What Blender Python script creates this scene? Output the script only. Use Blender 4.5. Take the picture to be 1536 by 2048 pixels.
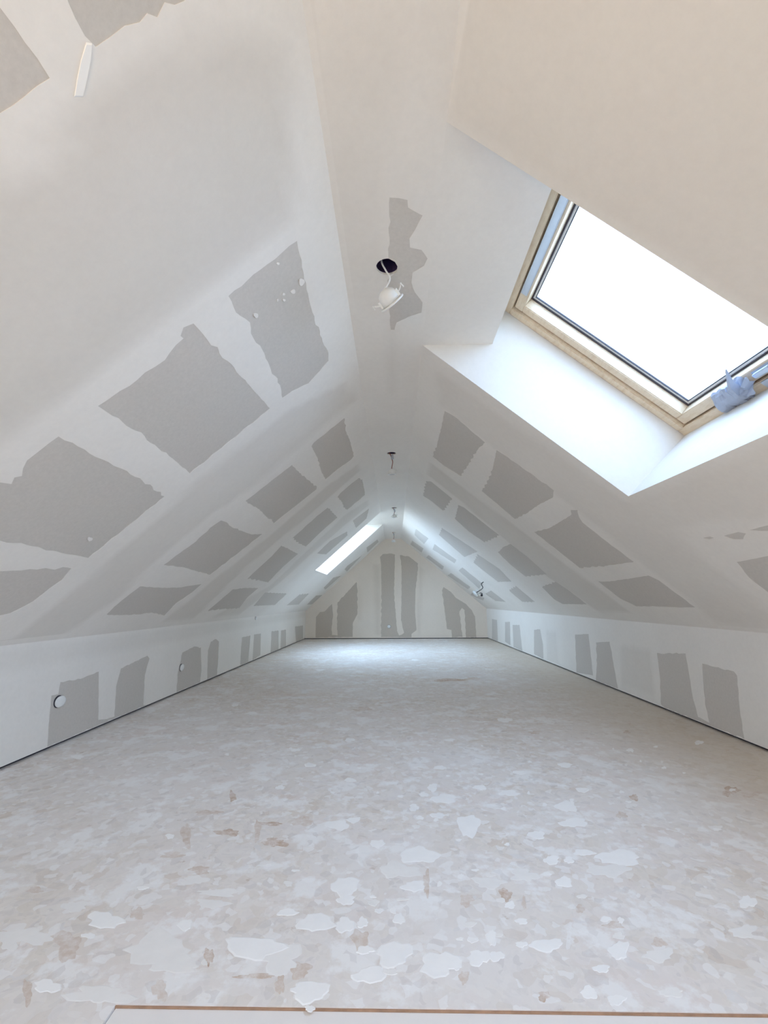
import bpy, bmesh, math, random
import numpy as np
from mathutils import Vector, Matrix
from mathutils.geometry import delaunay_2d_cdt

# ------------------------------------------------------------------ scene, camera, light
for o in list(bpy.data.objects):
    bpy.data.objects.remove(o)
SC = bpy.context.scene
COL = SC.collection

FPX = 901.0
PITCH, YAW, ROLL = 0.19387, -0.02157, -0.00521
CAM = np.array([0.0, 0.0, 1.0])

def cam_axes():
    cp, sp, cy, sy = math.cos(PITCH), math.sin(PITCH), math.cos(YAW), math.sin(YAW)
    cr, sr = math.cos(ROLL), math.sin(ROLL)
    fwd = np.array([sy * cp, cy * cp, sp]); right = np.array([cy, -sy, 0.0]); up = np.cross(right, fwd)
    return cr * right + sr * up, -sr * right + cr * up, fwd
AX_R, AX_U, AX_F = cam_axes()
cd = bpy.data.cameras.new('camera'); cam = bpy.data.objects.new('camera', cd); COL.objects.link(cam)
cd.sensor_fit = 'VERTICAL'; cd.sensor_height = 24.0; cd.lens = FPX / 2048 * 24.0
cd.clip_start = 0.02; cd.clip_end = 200
cam.matrix_world = Matrix(((AX_R[0], AX_U[0], -AX_F[0], CAM[0]), (AX_R[1], AX_U[1], -AX_F[1], CAM[1]),
                           (AX_R[2], AX_U[2], -AX_F[2], CAM[2]), (0, 0, 0, 1)))
SC.camera = cam

# overcast daylight
W = bpy.data.worlds.new('overcast_sky'); SC.world = W; W.use_nodes = True
bg = W.node_tree.nodes['Background']
bg.inputs['Color'].default_value = (0.505, 0.70, 1.0, 1); bg.inputs['Strength'].default_value = 2.5
SC.view_settings.view_transform = 'Standard'; SC.view_settings.look = 'None'
SC.view_settings.gamma = 1.0; SC.view_settings.use_curve_mapping = False
SC.view_settings.exposure = 3.18
try:
    SC.cycles.max_bounces = 9; SC.cycles.diffuse_bounces = 8; SC.cycles.glossy_bounces = 3; SC.cycles.transparent_max_bounces = 10
except Exception:
    pass

# ------------------------------------------------------------------ room measures (metres)
XL, XR = -2.396, 2.465            # knee walls
HL, HR = 0.740, 0.774             # their heights
XCL, XCR, ZC = -0.246, 0.203, 2.675   # flat strip of ceiling
YN, YF = -1.5, 12.405             # near and far gable walls
rnd = random.Random(7)

class Surf:
    """A flat side of the room: origin, two axes in the plane, normal into the room."""
    def __init__(s, O, eu, ev, n):
        s.O = np.array(O, float); s.eu = np.array(eu, float) / np.linalg.norm(eu)
        s.ev = np.array(ev, float); s.n = np.array(n, float) / np.linalg.norm(n)
    def P(s, u, v, w=0.0):
        return s.O + s.eu * u + s.ev * v + s.n * w
    def px(s, p):
        d = AX_R * (p[0] - 768) / FPX + AX_U * (1024 - p[1]) / FPX + AX_F
        t = ((s.O - CAM) @ s.n) / (d @ s.n); h = CAM + d * t - s.O
        return (h @ s.eu, h @ s.ev)
LS = math.hypot(XCL - XL, ZC - HL); RS = math.hypot(XR - XCR, ZC - HR)
S_L = Surf((XCL, 0, ZC), (XL - XCL, 0, HL - ZC), (0, 1, 0), (ZC - HL, 0, XL - XCL))      # u runs down the slope
S_R = Surf((XCR, 0, ZC), (XR - XCR, 0, HR - ZC), (0, 1, 0), (-(ZC - HR), 0, -(XR - XCR)))
S_KL = Surf((XL, 0, 0), (0, 0, 1), (0, 1, 0), (1, 0, 0))
S_KR = Surf((XR, 0, 0), (0, 0, 1), (0, 1, 0), (-1, 0, 0))
S_C = Surf((0, 0, ZC), (1, 0, 0), (0, 1, 0), (0, 0, -1))
S_F = Surf((0, 0, 0), (1, 0, 0), (0, 1, 0), (0, 0, 1))
S_W = Surf((0, YF, 0), (1, 0, 0), (0, 0, 1), (0, -1, 0))
S_B = Surf((0, YN, 0), (1, 0, 0), (0, 0, 1), (0, 1, 0))

# ------------------------------------------------------------------ materials
def lin(r, g, b):
    f = lambda c: ((c / 255 + .055) / 1.055) ** 2.4 if c > 10 else c / 255 / 12.92
    return (f(r), f(g), f(b), 1)

def new_mat(name):
    m = bpy.data.materials.new(name); m.use_nodes = True
    nt = m.node_tree; b = nt.nodes['Principled BSDF']
    return m, nt, b

def noise(nt, scale, detail=4, rough=.55, vec=None):
    n = nt.nodes.new('ShaderNodeTexNoise'); n.inputs['Scale'].default_value = scale
    n.inputs['Detail'].default_value = detail; n.inputs['Roughness'].default_value = rough
    if vec: nt.links.new(vec, n.inputs['Vector'])
    return n

def coords(nt):
    return nt.nodes.new('ShaderNodeTexCoord').outputs['Object']

def mix(nt, a, b, fac, mode='MIX'):
    m = nt.nodes.new('ShaderNodeMix'); m.data_type = 'RGBA'; m.blend_type = mode
    for s, v in ((m.inputs[6], a), (m.inputs[7], b), (m.inputs[0], fac)):
        if hasattr(v, 'is_output'): nt.links.new(v, s)
        else: s.default_value = v
    return m.outputs[2]

def ramp(nt, src, stops):
    r = nt.nodes.new('ShaderNodeValToRGB'); e = r.color_ramp.elements
    while len(e) < len(stops): e.new(.5)
    for x, (p, c) in zip(e, stops): x.position = p; x.color = c
    nt.links.new(src, r.inputs[0]); return r.outputs[0]

def bump(nt, b, h, strength, dist=.002):
    n = nt.nodes.new('ShaderNodeBump'); n.inputs['Strength'].default_value = strength
    n.inputs['Distance'].default_value = dist
    nt.links.new(h, n.inputs['Height']); nt.links.new(n.outputs[0], b.inputs['Normal'])

def g(v): return (v, v, v, 1)

def make_skim(name, tint):
    m, nt, b = new_mat(name); c = coords(nt)
    at = nt.nodes.new('ShaderNodeAttribute'); at.attribute_name = 'tone'
    n1 = noise(nt, 1.3, 5, .6, c); n2 = noise(nt, 2.1, 3, .5, c); n3 = noise(nt, 30, 6, .7, c)
    t = nt.nodes.new('ShaderNodeMath'); t.operation = 'MULTIPLY_ADD'
    nt.links.new(n1.outputs['Fac'], t.inputs[0]); t.inputs[1].default_value = .7; t.inputs[2].default_value = -.35
    a = nt.nodes.new('ShaderNodeMath'); a.operation = 'ADD'; a.use_clamp = True
    nt.links.new(t.outputs[0], a.inputs[0]); nt.links.new(at.outputs['Fac'], a.inputs[1])
    thin = mix(nt, (.765, .726, .662, 1), (.775, .718, .664, 1), n2.outputs['Fac'])
    col = mix(nt, thin, (.935, .893, .84, 1), a.outputs[0])
    col = mix(nt, col, ramp(nt, n3.outputs['Fac'], [(.3, g(.96)), (.7, g(1.0))]), 1.0, 'MULTIPLY')
    if tint: col = mix(nt, col, tint, 1.0, 'MULTIPLY')
    nt.links.new(col, b.inputs['Base Color']); b.inputs['Roughness'].default_value = .85
    b.inputs['Specular IOR Level'].default_value = .25
    bump(nt, b, n3.outputs['Fac'], .25); return m

def make_board(name, tint):
    m, nt, b = new_mat(name); c = coords(nt)
    n1 = noise(nt, 2.6, 4, .6, c); n3 = noise(nt, 60, 5, .7, c)
    col = mix(nt, (.655, .615, .565, 1), (.670, .620, .570, 1), ramp(nt, n1.outputs['Fac'], [(.35, g(0)), (.65, g(1))]))
    col = mix(nt, col, ramp(nt, n3.outputs['Fac'], [(.3, g(.94)), (.7, g(1.03))]), 1.0, 'MULTIPLY')
    if tint: col = mix(nt, col, tint, 1.0, 'MULTIPLY')
    nt.links.new(col, b.inputs['Base Color']); b.inputs['Roughness'].default_value = .9
    b.inputs['Specular IOR Level'].default_value = .2
    bump(nt, b, n3.outputs['Fac'], .15); return m

def make_floor():
    m, nt, b = new_mat('dusty_chipboard'); c = coords(nt)
    mp = nt.nodes.new('ShaderNodeMapping'); nt.links.new(c, mp.inputs[0])
    wn = noise(nt, 6, 3, .6, c)
    wv = nt.nodes.new('ShaderNodeVectorMath'); wv.operation = 'MULTIPLY_ADD'
    nt.links.new(wn.outputs['Color'], wv.inputs[0]); wv.inputs[1].default_value = (.12, .12, .12); nt.links.new(c, wv.inputs[2])
    # flakes pressed into the board
    v = nt.nodes.new('ShaderNodeTexVoronoi'); v.inputs['Scale'].default_value = 22; nt.links.new(wv.outputs[0], v.inputs['Vector'])
    v2 = nt.nodes.new('ShaderNodeTexVoronoi'); v2.inputs['Scale'].default_value = 60; nt.links.new(wv.outputs[0], v2.inputs['Vector'])
    sep = nt.nodes.new('ShaderNodeSeparateColor'); nt.links.new(v.outputs['Color'], sep.inputs[0])
    sep2 = nt.nodes.new('ShaderNodeSeparateColor'); nt.links.new(v2.outputs['Color'], sep2.inputs[0])
    wood = ramp(nt, sep.outputs[0], [(0, (.66, .54, .43, 1)), (.18, (.74, .65, .55, 1)), (.5, (.80, .72, .64, 1)), (.8, (.77, .69, .63, 1)), (1, (.84, .77, .69, 1))])
    wood = mix(nt, wood, ramp(nt, sep2.outputs[1], [(0, g(.86)), (.3, g(.97)), (1, g(1.05))]), .8, 'MULTIPLY')
    # big areas of dirt and of plaster dust
    d1 = noise(nt, .9, 5, .6, c); d2 = noise(nt, 4.5, 6, .65, c); d3 = noise(nt, 14, 5, .7, c)
    dust = ramp(nt, d1.outputs['Fac'], [(.35, g(.25)), (.62, g(.85))])
    col = mix(nt, wood, (.84, .795, .765, 1), dust)
    p1 = noise(nt, 2.2, 6, .7, c)
    col = mix(nt, col, (.80, .70, .65, 1), ramp(nt, p1.outputs['Fac'], [(.50, g(0)), (.66, g(.55))]))
    blot = ramp(nt, d2.outputs['Fac'], [(.53, g(0)), (.60, g(.75))])
    col = mix(nt, col, (.91, .885, .86, 1), blot)
    st = ramp(nt, d3.outputs['Fac'], [(.60, g(0)), (.70, g(.75))])
    col = mix(nt, col, (.50, .37, .28, 1), mix(nt, g(0), st, ramp(nt, d2.outputs['Fac'], [(.36, g(1)), (.48, g(0))])))
    sp = nt.nodes.new('ShaderNodeTexVoronoi'); sp.inputs['Scale'].default_value = 34; sp.inputs['Randomness'].default_value = 1; nt.links.new(wv.outputs[0], sp.inputs['Vector'])
    spc = nt.nodes.new('ShaderNodeSeparateColor'); nt.links.new(sp.outputs['Color'], spc.inputs[0])
    col = mix(nt, col, (.93, .905, .885, 1), ramp(nt, spc.outputs[2], [(.86, g(0)), (.90, g(.5))]))
    col = mix(nt, col, (.60, .55, .52, 1), ramp(nt, spc.outputs[1], [(.90, g(0)), (.94, g(.3))]))
    # floor colour turns browner towards the right-hand wall
    sx = nt.nodes.new('ShaderNodeSeparateXYZ'); nt.links.new(c, sx.inputs[0])
    wall = nt.nodes.new('ShaderNodeMapRange'); wall.inputs[1].default_value = 1.2; wall.inputs[2].default_value = 2.3
    wall.interpolation_type = 'SMOOTHSTEP'; nt.links.new(sx.outputs[0], wall.inputs[0])
    col = mix(nt, col, mix(nt, (.64, .54, .42, 1), wood, .30), mix(nt, g(0), g(.75), wall.outputs[0]))
    nt.links.new(col, b.inputs['Base Color']); b.inputs['Roughness'].default_value = .7
    b.inputs['Specular IOR Level'].default_value = .3
    bump(nt, b, d2.outputs['Fac'], .15); return m

def plain(name, col, rough=.6, metal=0.0, spec=.4, var=.06, scale=25):
    m, nt, b = new_mat(name); c = coords(nt); n = noise(nt, scale, 4, .6, c)
    hi = tuple(min(1, x * (1 + var)) for x in col[:3]) + (1,); lo = tuple(x * (1 - var) for x in col[:3]) + (1,)
    nt.links.new(mix(nt, lo, hi, n.outputs['Fac']), b.inputs['Base Color'])
    b.inputs['Roughness'].default_value = rough; b.inputs['Metallic'].default_value = metal
    b.inputs['Specular IOR Level'].default_value = spec; return m

def make_worn(name, brown):
    m, nt, b = new_mat(name); c = coords(nt); n = noise(nt, 38, 6, .75, c); n2 = noise(nt, 9, 4, .6, c)
    f = mix(nt, ramp(nt, n.outputs['Fac'], [(.44, g(0)), (.66, g(1))]), ramp(nt, n2.outputs['Fac'], [(.40, g(0)), (.60, g(1))]), .45)
    nt.links.new(mix(nt, brown, (.84, .785, .74, 1), f), b.inputs['Base Color']); b.inputs['Roughness'].default_value = .75; return m

def make_pine():
    m, nt, b = new_mat('lacquered_pine'); c = coords(nt)
    mp = nt.nodes.new('ShaderNodeMapping'); mp.inputs['Scale'].default_value = (9, 2.5, 9); nt.links.new(c, mp.inputs[0])
    n = noise(nt, 5, 5, .6, mp.outputs[0])
    col = ramp(nt, n.outputs['Fac'], [(.3, (.70, .54, .37, 1)), (.55, (.80, .66, .49, 1)), (.75, (.74, .58, .41, 1))])
    nt.links.new(col, b.inputs['Base Color']); b.inputs['Roughness'].default_value = .35; return m

def make_glass(name, t):
    m = bpy.data.materials.new(name); m.use_nodes = True; nt = m.node_tree; nt.nodes.clear()
    out = nt.nodes.new('ShaderNodeOutputMaterial'); tr = nt.nodes.new('ShaderNodeBsdfTransparent'); gl = nt.nodes.new('ShaderNodeBsdfGlossy')
    tr.inputs[0].default_value = t; gl.inputs['Roughness'].default_value = .02
    lw = nt.nodes.new('ShaderNodeLayerWeight'); lw.inputs[0].default_value = .5; mx = nt.nodes.new('ShaderNodeMixShader')
    pw = nt.nodes.new('ShaderNodeMath'); pw.operation = 'POWER'; pw.inputs[1].default_value = 5; nt.links.new(lw.outputs['Facing'], pw.inputs[0])
    ma = nt.nodes.new('ShaderNodeMath'); ma.operation = 'MULTIPLY_ADD'; ma.inputs[1].default_value = .8; ma.inputs[2].default_value = .03; nt.links.new(pw.outputs[0], ma.inputs[0])
    nt.links.new(ma.outputs[0], mx.inputs[0]); nt.links.new(tr.outputs[0], mx.inputs[1]); nt.links.new(gl.outputs[0], mx.inputs[2])
    nt.links.new(mx.outputs[0], out.inputs[0]); return m

M = dict(skim=make_skim('joint_compound', None), board=make_board('grey_plasterboard', None), skim_t=make_skim('taupe_compound', (1.0, .94, .88, 1)), board_t=make_board('taupe_plasterboard', (.92, .86, .80, 1)), floor=make_floor(), pine=make_pine(), glass=make_glass('window_glass', (.94, .97, .96, 1)), dimmed_glass=make_glass('dimmed_window_glass', (.575, .60, .615, 1)),
         white=plain('light_streak_white', (.97, .95, .92), .8, var=.03), splat=plain('plaster_splash', (.93, .90, .87), .75, var=.05, scale=18),
         dust=plain('plaster_smear', (.87, .83, .79), .8, var=.06, scale=18),
         worn_light=make_worn('scuffed_chipboard', (.66, .54, .45, 1)), worn=make_worn('bare_chipboard', (.54, .38, .27, 1)), edge=plain('raw_board_edge', (.40, .24, .15), .8, var=.4, scale=40),
         hatch=plain('pale_hardboard', (.86, .81, .77), .5, var=.04, scale=8),
         dark=plain('dark_void', (.05, .045, .06), .9), void_shade=plain('indigo_void_shade', (.075, .055, .17), .7, var=.2),
         plastic=plain('white_plastic', (.84, .84, .82), .35, spec=.5, var=.02), gasket=plain('dark_gasket', (.06, .055, .07), .5),
         alu=plain('grey_aluminium', (.55, .58, .63), .35, .7, var=.05), spacer=plain('pale_spacer', (.78, .80, .82), .4),
         film=plain('grey_plastic_film', (.40, .44, .54), .4, spec=.5, var=.08, scale=40), cable_w=plain('white_cable', (.80, .79, .78), .5),
         cable_b=plain('black_cable', (.03, .03, .035), .5), copper=plain('red_cable', (.30, .10, .07), .5), lens=plain('frosted_lens', (.85, .86, .86), .2))

# ------------------------------------------------------------------ mesh helpers
def link(name, me, mat=None, parent=None):
    o = bpy.data.objects.new(name, me); COL.objects.link(o)
    if me is not None and mat is not None:
        for mm in (mat if isinstance(mat, (list, tuple)) else [mat]): me.materials.append(mm)
    if parent is not None: o.parent = parent
    return o
def mesh(name, verts, faces):
    me = bpy.data.meshes.new(name); me.from_pydata([tuple(map(float, v)) for v in verts], [], faces); me.update(); return me
def from_bm(name, bm, smooth=False):
    me = bpy.data.meshes.new(name); bmesh.ops.recalc_face_normals(bm, faces=bm.faces[:])
    if smooth:
        for f in bm.faces: f.smooth = True
    bm.to_mesh(me); bm.free(); return me
def tag(o, label=None, cat=None, group=None, kind=None):
    for k, v in (('label', label), ('category', cat), ('group', group), ('kind', kind)):
        if v: o[k] = v
    return o
def empty(name, loc):
    o = bpy.data.objects.new(name, None); COL.objects.link(o); o.location = tuple(map(float, loc)); o.empty_display_size = .05; return o
def box_pts(bm, P8):
    """eight corners: bottom ring 0-3, top ring 4-7"""
    v = [bm.verts.new(tuple(map(float, p))) for p in P8]
    for f in ((3, 2, 1, 0), (4, 5, 6, 7), (0, 1, 5, 4), (1, 2, 6, 5), (2, 3, 7, 6), (3, 0, 4, 7)):
        bm.faces.new([v[i] for i in f])
def sbox(bm, s, u0, u1, v0, v1, w0, w1):
    box_pts(bm, [s.P(u0, v0, w0), s.P(u1, v0, w0), s.P(u1, v1, w0), s.P(u0, v1, w0),
                 s.P(u0, v0, w1), s.P(u1, v0, w1), s.P(u1, v1, w1), s.P(u0, v1, w1)])
def tube(bm, pts, r, seg=10, cap=True):
    pts = [Vector(tuple(map(float, p))) for p in pts]; rings = []
    a = None
    for i, p in enumerate(pts):
        t = (pts[min(i + 1, len(pts) - 1)] - pts[max(i - 1, 0)]).normalized()
        if a is None: a = t.orthogonal().normalized()
        a = (a - t * a.dot(t)).normalized(); b = t.cross(a)
        rr = r[i] if isinstance(r, (list, tuple)) else r
        rings.append([bm.verts.new(p + (a * math.cos(k * 2 * math.pi / seg) + b * math.sin(k * 2 * math.pi / seg)) * rr) for k in range(seg)])
    for A, B in zip(rings, rings[1:]):
        for k in range(seg): bm.faces.new((A[k], A[(k + 1) % seg], B[(k + 1) % seg], B[k]))
    if cap: bm.faces.new(rings[0][::-1]); bm.faces.new(rings[-1])
def curve(pts, n=8):
    """Catmull-Rom through the points"""
    P = [np.array(p, float) for p in pts]; P = [2 * P[0] - P[1]] + P + [2 * P[-1] - P[-2]]; out = []
    for i in range(1, len(P) - 2):
        for k in range(n):
            t = k / n; a, b, c, d = P[i - 1:i + 3]
            out.append(.5 * ((2 * b) + (c - a) * t + (2 * a - 5 * b + 4 * c - d) * t * t + (3 * b - a - 3 * c + d) * t ** 3))
    out.append(P[-2]); return out
def lathe(bm, prof, axis_o, axis_d, seg=24, cap0=False, cap1=False):
    o = Vector(tuple(map(float, axis_o))); d = Vector(tuple(map(float, axis_d))).normalized(); a = d.orthogonal().normalized(); b = d.cross(a)
    rings = [[bm.verts.new(o + d * h + (a * math.cos(k * 2 * math.pi / seg) + b * math.sin(k * 2 * math.pi / seg)) * r) for k in range(seg)] for r, h in prof]
    for A, B in zip(rings, rings[1:]):
        for k in range(seg): bm.faces.new((A[k], A[(k + 1) % seg], B[(k + 1) % seg], B[k]))
    if cap0: bm.faces.new(rings[0][::-1])
    if cap1: bm.faces.new(rings[-1])

# ------------------------------------------------------------------ skim surfaces with holes where bare board shows
def pip(poly, pts):
    x, y = pts[:, 0], pts[:, 1]; ins = np.zeros(len(pts), bool); n = len(poly)
    for i in range(n):
        x1, y1 = poly[i]; x2, y2 = poly[(i + 1) % n]
        c = ((y1 > y) != (y2 > y)); ins ^= c & (x < (x2 - x1) * (y - y1) / ((y2 - y1) if y2 != y1 else 1e-12) + x1)
    return ins
def sdist(poly, pts):
    d = np.full(len(pts), 1e9); n = len(poly)
    for i in range(n):
        a = np.array(poly[i]); b = np.array(poly[(i + 1) % n]); ab = b - a
        t = np.clip(((pts - a) @ ab) / (ab @ ab + 1e-12), 0, 1)
        d = np.minimum(d, np.linalg.norm(pts - a - t[:, None] * ab, axis=1))
    return np.where(pip(poly, pts), -d, d)
def ragged(poly, amp, seg):
    """trowelled edge: finer outline with small uneven teeth"""
    out = []; n = len(poly); ph = rnd.random() * 50
    for i in range(n):
        a = np.array(poly[i]); b = np.array(poly[(i + 1) % n]); L = np.linalg.norm(b - a)
        if L < 1e-6: continue
        k = max(1, int(L / seg)); nn = np.array([-(b - a)[1], (b - a)[0]]) / L
        rough = rnd.choice((.35, .6, 1.0))
        for j in range(k):
            t = j / k; s = ph + i * 7.3 + j * 1.7
            off = 0 if j == 0 else amp * rough * (math.sin(s) * .5 + math.sin(s * 2.7 + 1) * .4 + rnd.uniform(-.5, .5))
            out.append(tuple(a + (b - a) * t + nn * off))
    return out

def skim_surface(name, s, outer, patches, openings=(), cuts=(), soft=(), grid=.07, base_tone=.75, backing=None, depth=.0016, mats=('skim', 'board')):
    """outer/patches/openings/soft are outlines in (u, v) of the surface"""
    P = []; Ed = []; 
    def loop(poly):
        b = len(P); P.extend(poly); Ed.extend((b + i, b + (i + 1) % len(poly)) for i in range(len(poly)))
    loop(outer)
    for h in list(patches) + list(openings) + list(cuts): loop(h)
    lo = np.min(np.array(outer), 0); hi = np.max(np.array(outer), 0)
    gx, gy = np.meshgrid(np.arange(lo[0] + grid / 2, hi[0], grid), np.arange(lo[1] + grid / 2, hi[1], grid))
    G = np.stack([gx.ravel(), gy.ravel()], 1); G = G[sdist(outer, G) < -.02]
    for h in list(patches) + list(openings) + list(cuts): G = G[sdist(h, G) > .012]
    P.extend(map(tuple, G))
    vc, _, fc, *_r = delaunay_2d_cdt([Vector((float(a), float(b))) for a, b in P], Ed, [], 0, 1e-5)
    V2 = np.array([(v.x, v.y) for v in vc]); T = np.array([list(f) for f in fc])
    cen = V2[T].mean(1); keep = pip(outer, cen)
    for h in list(patches) + list(openings) + list(cuts): keep &= ~pip(h, cen)
    T = T[keep]
    tone = np.full(len(V2), base_tone)
    for poly, val, wid in soft:
        f = np.clip(.5 - sdist(poly, V2) / wid, 0, 1); f = f * f * (3 - 2 * f); tone = tone * (1 - f) + val * f
    V3 = [s.P(a, b) for a, b in V2]; F = [list(map(int, t)) for t in T]
    # normals into the room
    a, b, c = (np.array(V3[i]) for i in F[0])
    if np.cross(b - a, c - a) @ s.n < 0: F = [f[::-1] for f in F]
    nfront = len(F)
    for h, dp in [(h, depth) for h in patches] + [(h, .0125) for h in cuts]:
        b0 = len(V3); n = len(h)
        V3 += [s.P(a, b) for a, b in h] + [s.P(a, b, -dp) for a, b in h]
        F += [[b0 + i, b0 + (i + 1) % n, b0 + n + (i + 1) % n, b0 + n + i] for i in range(n)]
    nsk = len(F)
    for bx in backing or []:
        b0 = len(V3); u0, u1, v0, v1, w0, w1 = bx
        V3 += [s.P(u0, v0, w0), s.P(u1, v0, w0), s.P(u1, v1, w0), s.P(u0, v1, w0), s.P(u0, v0, w1), s.P(u1, v0, w1), s.P(u1, v1, w1), s.P(u0, v1, w1)]
        F += [[b0 + i for i in f] for f in ((3, 2, 1, 0), (4, 5, 6, 7), (0, 1, 5, 4), (1, 2, 6, 5), (2, 3, 7, 6), (3, 0, 4, 7))]
    me = mesh(name, V3, F)
    o = link(name, me, [M[mats[0]], M[mats[1]]]); o['kind'] = 'structure'
    for p in me.polygons[nsk:]: p.material_index = 1
    at = me.attributes.new('tone', 'FLOAT', 'POINT'); d = np.full(len(V3), base_tone); d[:len(tone)] = tone
    at.data.foreach_set('value', d.astype(np.float32))
    for h in patches:
        mb = mesh('bare_plasterboard', [s.P(a, b, -depth) for a, b in h], [list(range(len(h)))])
        if Vector(mb.polygons[0].normal).dot(Vector(s.n)) < 0: mb.flip_normals()
        link('bare_plasterboard', mb, M[mats[1]], o)
    return o

def uv(s, pts): return [tuple(map(float, s.px(p))) for p in pts]
def patches(s, lst, amp=.010, seg=.035, clamp=None):
    out = []
    for poly in lst:
        q = uv(s, poly)
        if clamp: q = [(min(max(a, clamp[0]), clamp[1]), min(max(b, clamp[2]), clamp[3])) for a, b in q]
        size = max(max(p[0] for p in q) - min(p[0] for p in q), .05)
        vmean = sum(p[1] for p in q) / len(q)
        k = 1 + max(0, vmean - 4) * .12
        out.append(ragged(q, amp * min(k, 1.8), seg * min(k, 2)))
    return out
def rect(u0, u1, v0, v1): return [(u0, v0), (u1, v0), (u1, v1), (u0, v1)]

# outlines followed on the photograph, set on the real planes
PL = [
 [(594,482),(607,545),(625,625),(640,670),(657,707),(657,722),(630,752),(617,767),(585,782),(565,796),(560,770),(542,740),(525,700),(502,667),(500,645),(472,625),(457,592),(520,540)],
 [(387,647),(415,680),(455,722),(495,767),(540,817),(380,947),(345,917),(310,890),(272,862),(225,832),(196,812),(240,782),(290,745),(330,720),(340,705),(367,677),(361,672),(367,655)],
 [(117,873),(156,893),(202,918),(228,932),(254,942),(286,963),(329,993),(177,1116),(130,1108),(65,1093),(0,1082),(-90,1066),(-90,990),(-30,972),(0,965),(23,968),(29,955),(44,952),(46,937),(54,921),(63,914),(81,900)],
 [(-110,1148),(-40,1144),(42,1141),(91,1136),(143,1137),(124,1160),(98,1178),(65,1204),(20,1227),(-40,1240),(-110,1250)],
 [(689,836),(692,863),(699,878),(705,901),(708,912),(703,919),(675,939),(651,959),(642,941),(636,918),(623,893),(627,886)],
 [(584,930),(599,946),(618,961),(634,974),(633,979),(547,1047),(544,1039),(536,1037),(519,1019),(491,1002),(517,982),(550,956)],
 [(442,1041),(454,1045),(462,1053),(481,1061),(503,1069),(525,1068),(421,1149),(395,1143),(368,1135),(327,1130),(360,1106),(392,1083),(420,1056)],
 [(280,1173),(325,1176),(358,1175),(404,1168),(384,1185),(352,1207),(329,1231),(303,1225),(277,1229),(228,1231),(213,1229),(228,1214),(260,1188)],
 [(718,956),(725,961),(729,980),(730,990),(694,1020),(688,1015),(684,1004),(675,994),(681,986),(703,967)],
 [(656,1015),(675,1035),(643,1063),(612,1093),(599,1087),(585,1076),(599,1064),(634,1032)],
 [(563,1091),(577,1098),(596,1108),(566,1134),(536,1165),(519,1161),(495,1157),(511,1142),(544,1112)],
 [(465,1179),(489,1176),(517,1176),(495,1195),(478,1217),(448,1218),(416,1221),(440,1201)],
 [(738,1017),(733,1037),(712,1056),(706,1041)],
 [(694,1063),(695,1071),(652,1109),(634,1107),(660,1082)],
 [(530,1185),(574,1187),(550,1210),(507,1212)],
 [(599,1189),(618,1187),(597,1209),(573,1211)],
 [(755,1079),(757,1084),(735,1105),(733,1095)],
 [(725,1110),(694,1143),(689,1139),(694,1132)],
 [(683,1151),(651,1179),(647,1176),(667,1155)],
 [(645,1190),(624,1209),(614,1209),(632,1191)],
 [(135,0),(150,35),(170,72),(192,94),(220,75),(250,52),(280,45),(295,27),(315,35),(330,5),(350,10),(370,2),(385,-40),(115,-40)],
 [(-60,-45),(0,15),(30,55),(50,85),(75,117),(100,157),(75,172),(45,197),(25,212),(0,227),(-60,255)],
]
PR = [
 [(889,822),(909,833),(970,885),(955,900),(939,925),(921,952),(889,932),(865,913),(874,889),(883,854)],
 [(993,900),(1015,914),(1108,981),(1105,996),(1075,1011),(1053,1027),(1030,1038),(999,1012),(963,982),(977,960),(985,939)],
 [(1141,1020),(1155,1020),(1158,1034),(1165,1045),(1223,1091),(1268,1124),(1210,1132),(1159,1136),(1115,1101),(1068,1064),(1099,1056),(1132,1037),(1143,1028)],
 [(1297,1151),(1318,1161),(1351,1186),(1391,1215),(1355,1215),(1310,1213),(1273,1213),(1240,1197),(1196,1163),(1219,1163),(1260,1157)],
 [(1473,1124),(1536,1112),(1620,1098),(1620,1225),(1536,1185),(1521,1174),(1496,1153)],
 [(1447,1072),(1476,1064),(1492,1067),(1486,1079),(1467,1079)],
 [(1498,1060),(1521,1054),(1580,1044),(1580,1056),(1536,1062)],
 [(1405,1076),(1420,1073),(1429,1076),(1418,1079)],
 [(852,962),(862,963),(904,997),(887,1022),(865,1004),(846,991)],
 [(917,1010),(928,1015),(999,1071),(969,1085),(939,1064),(910,1038)],
 [(1021,1088),(1053,1112),(1094,1149),(1051,1153),(1021,1129),(996,1105),(1007,1094)],
 [(1111,1163),(1135,1179),(1174,1209),(1125,1208),(1108,1198),(1084,1174)],
 [(884,1056),(955,1103),(929,1114),(878,1070)],
 [(956,1109),(999,1138),(1023,1163),(996,1164),(947,1125)],
 [(1032,1172),(1070,1204),(1045,1204),(1018,1181)],
 [(832,1058),(857,1077),(848,1088),(829,1070)],
 [(869,1088),(913,1120),(909,1127),(865,1099)],
 [(925,1135),(966,1168),(958,1177),(917,1141)],
 [(982,1181),(1012,1204),(991,1202),(971,1187)],
 [(824,1081),(847,1097),(843,1105),(821,1089)],
 [(857,1110),(888,1133),(885,1140),(852,1115)],
 [(902,1146),(941,1174),(936,1179),(895,1151)],
 [(944,1185),(969,1196),(966,1201),(941,1190)],
]
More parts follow.
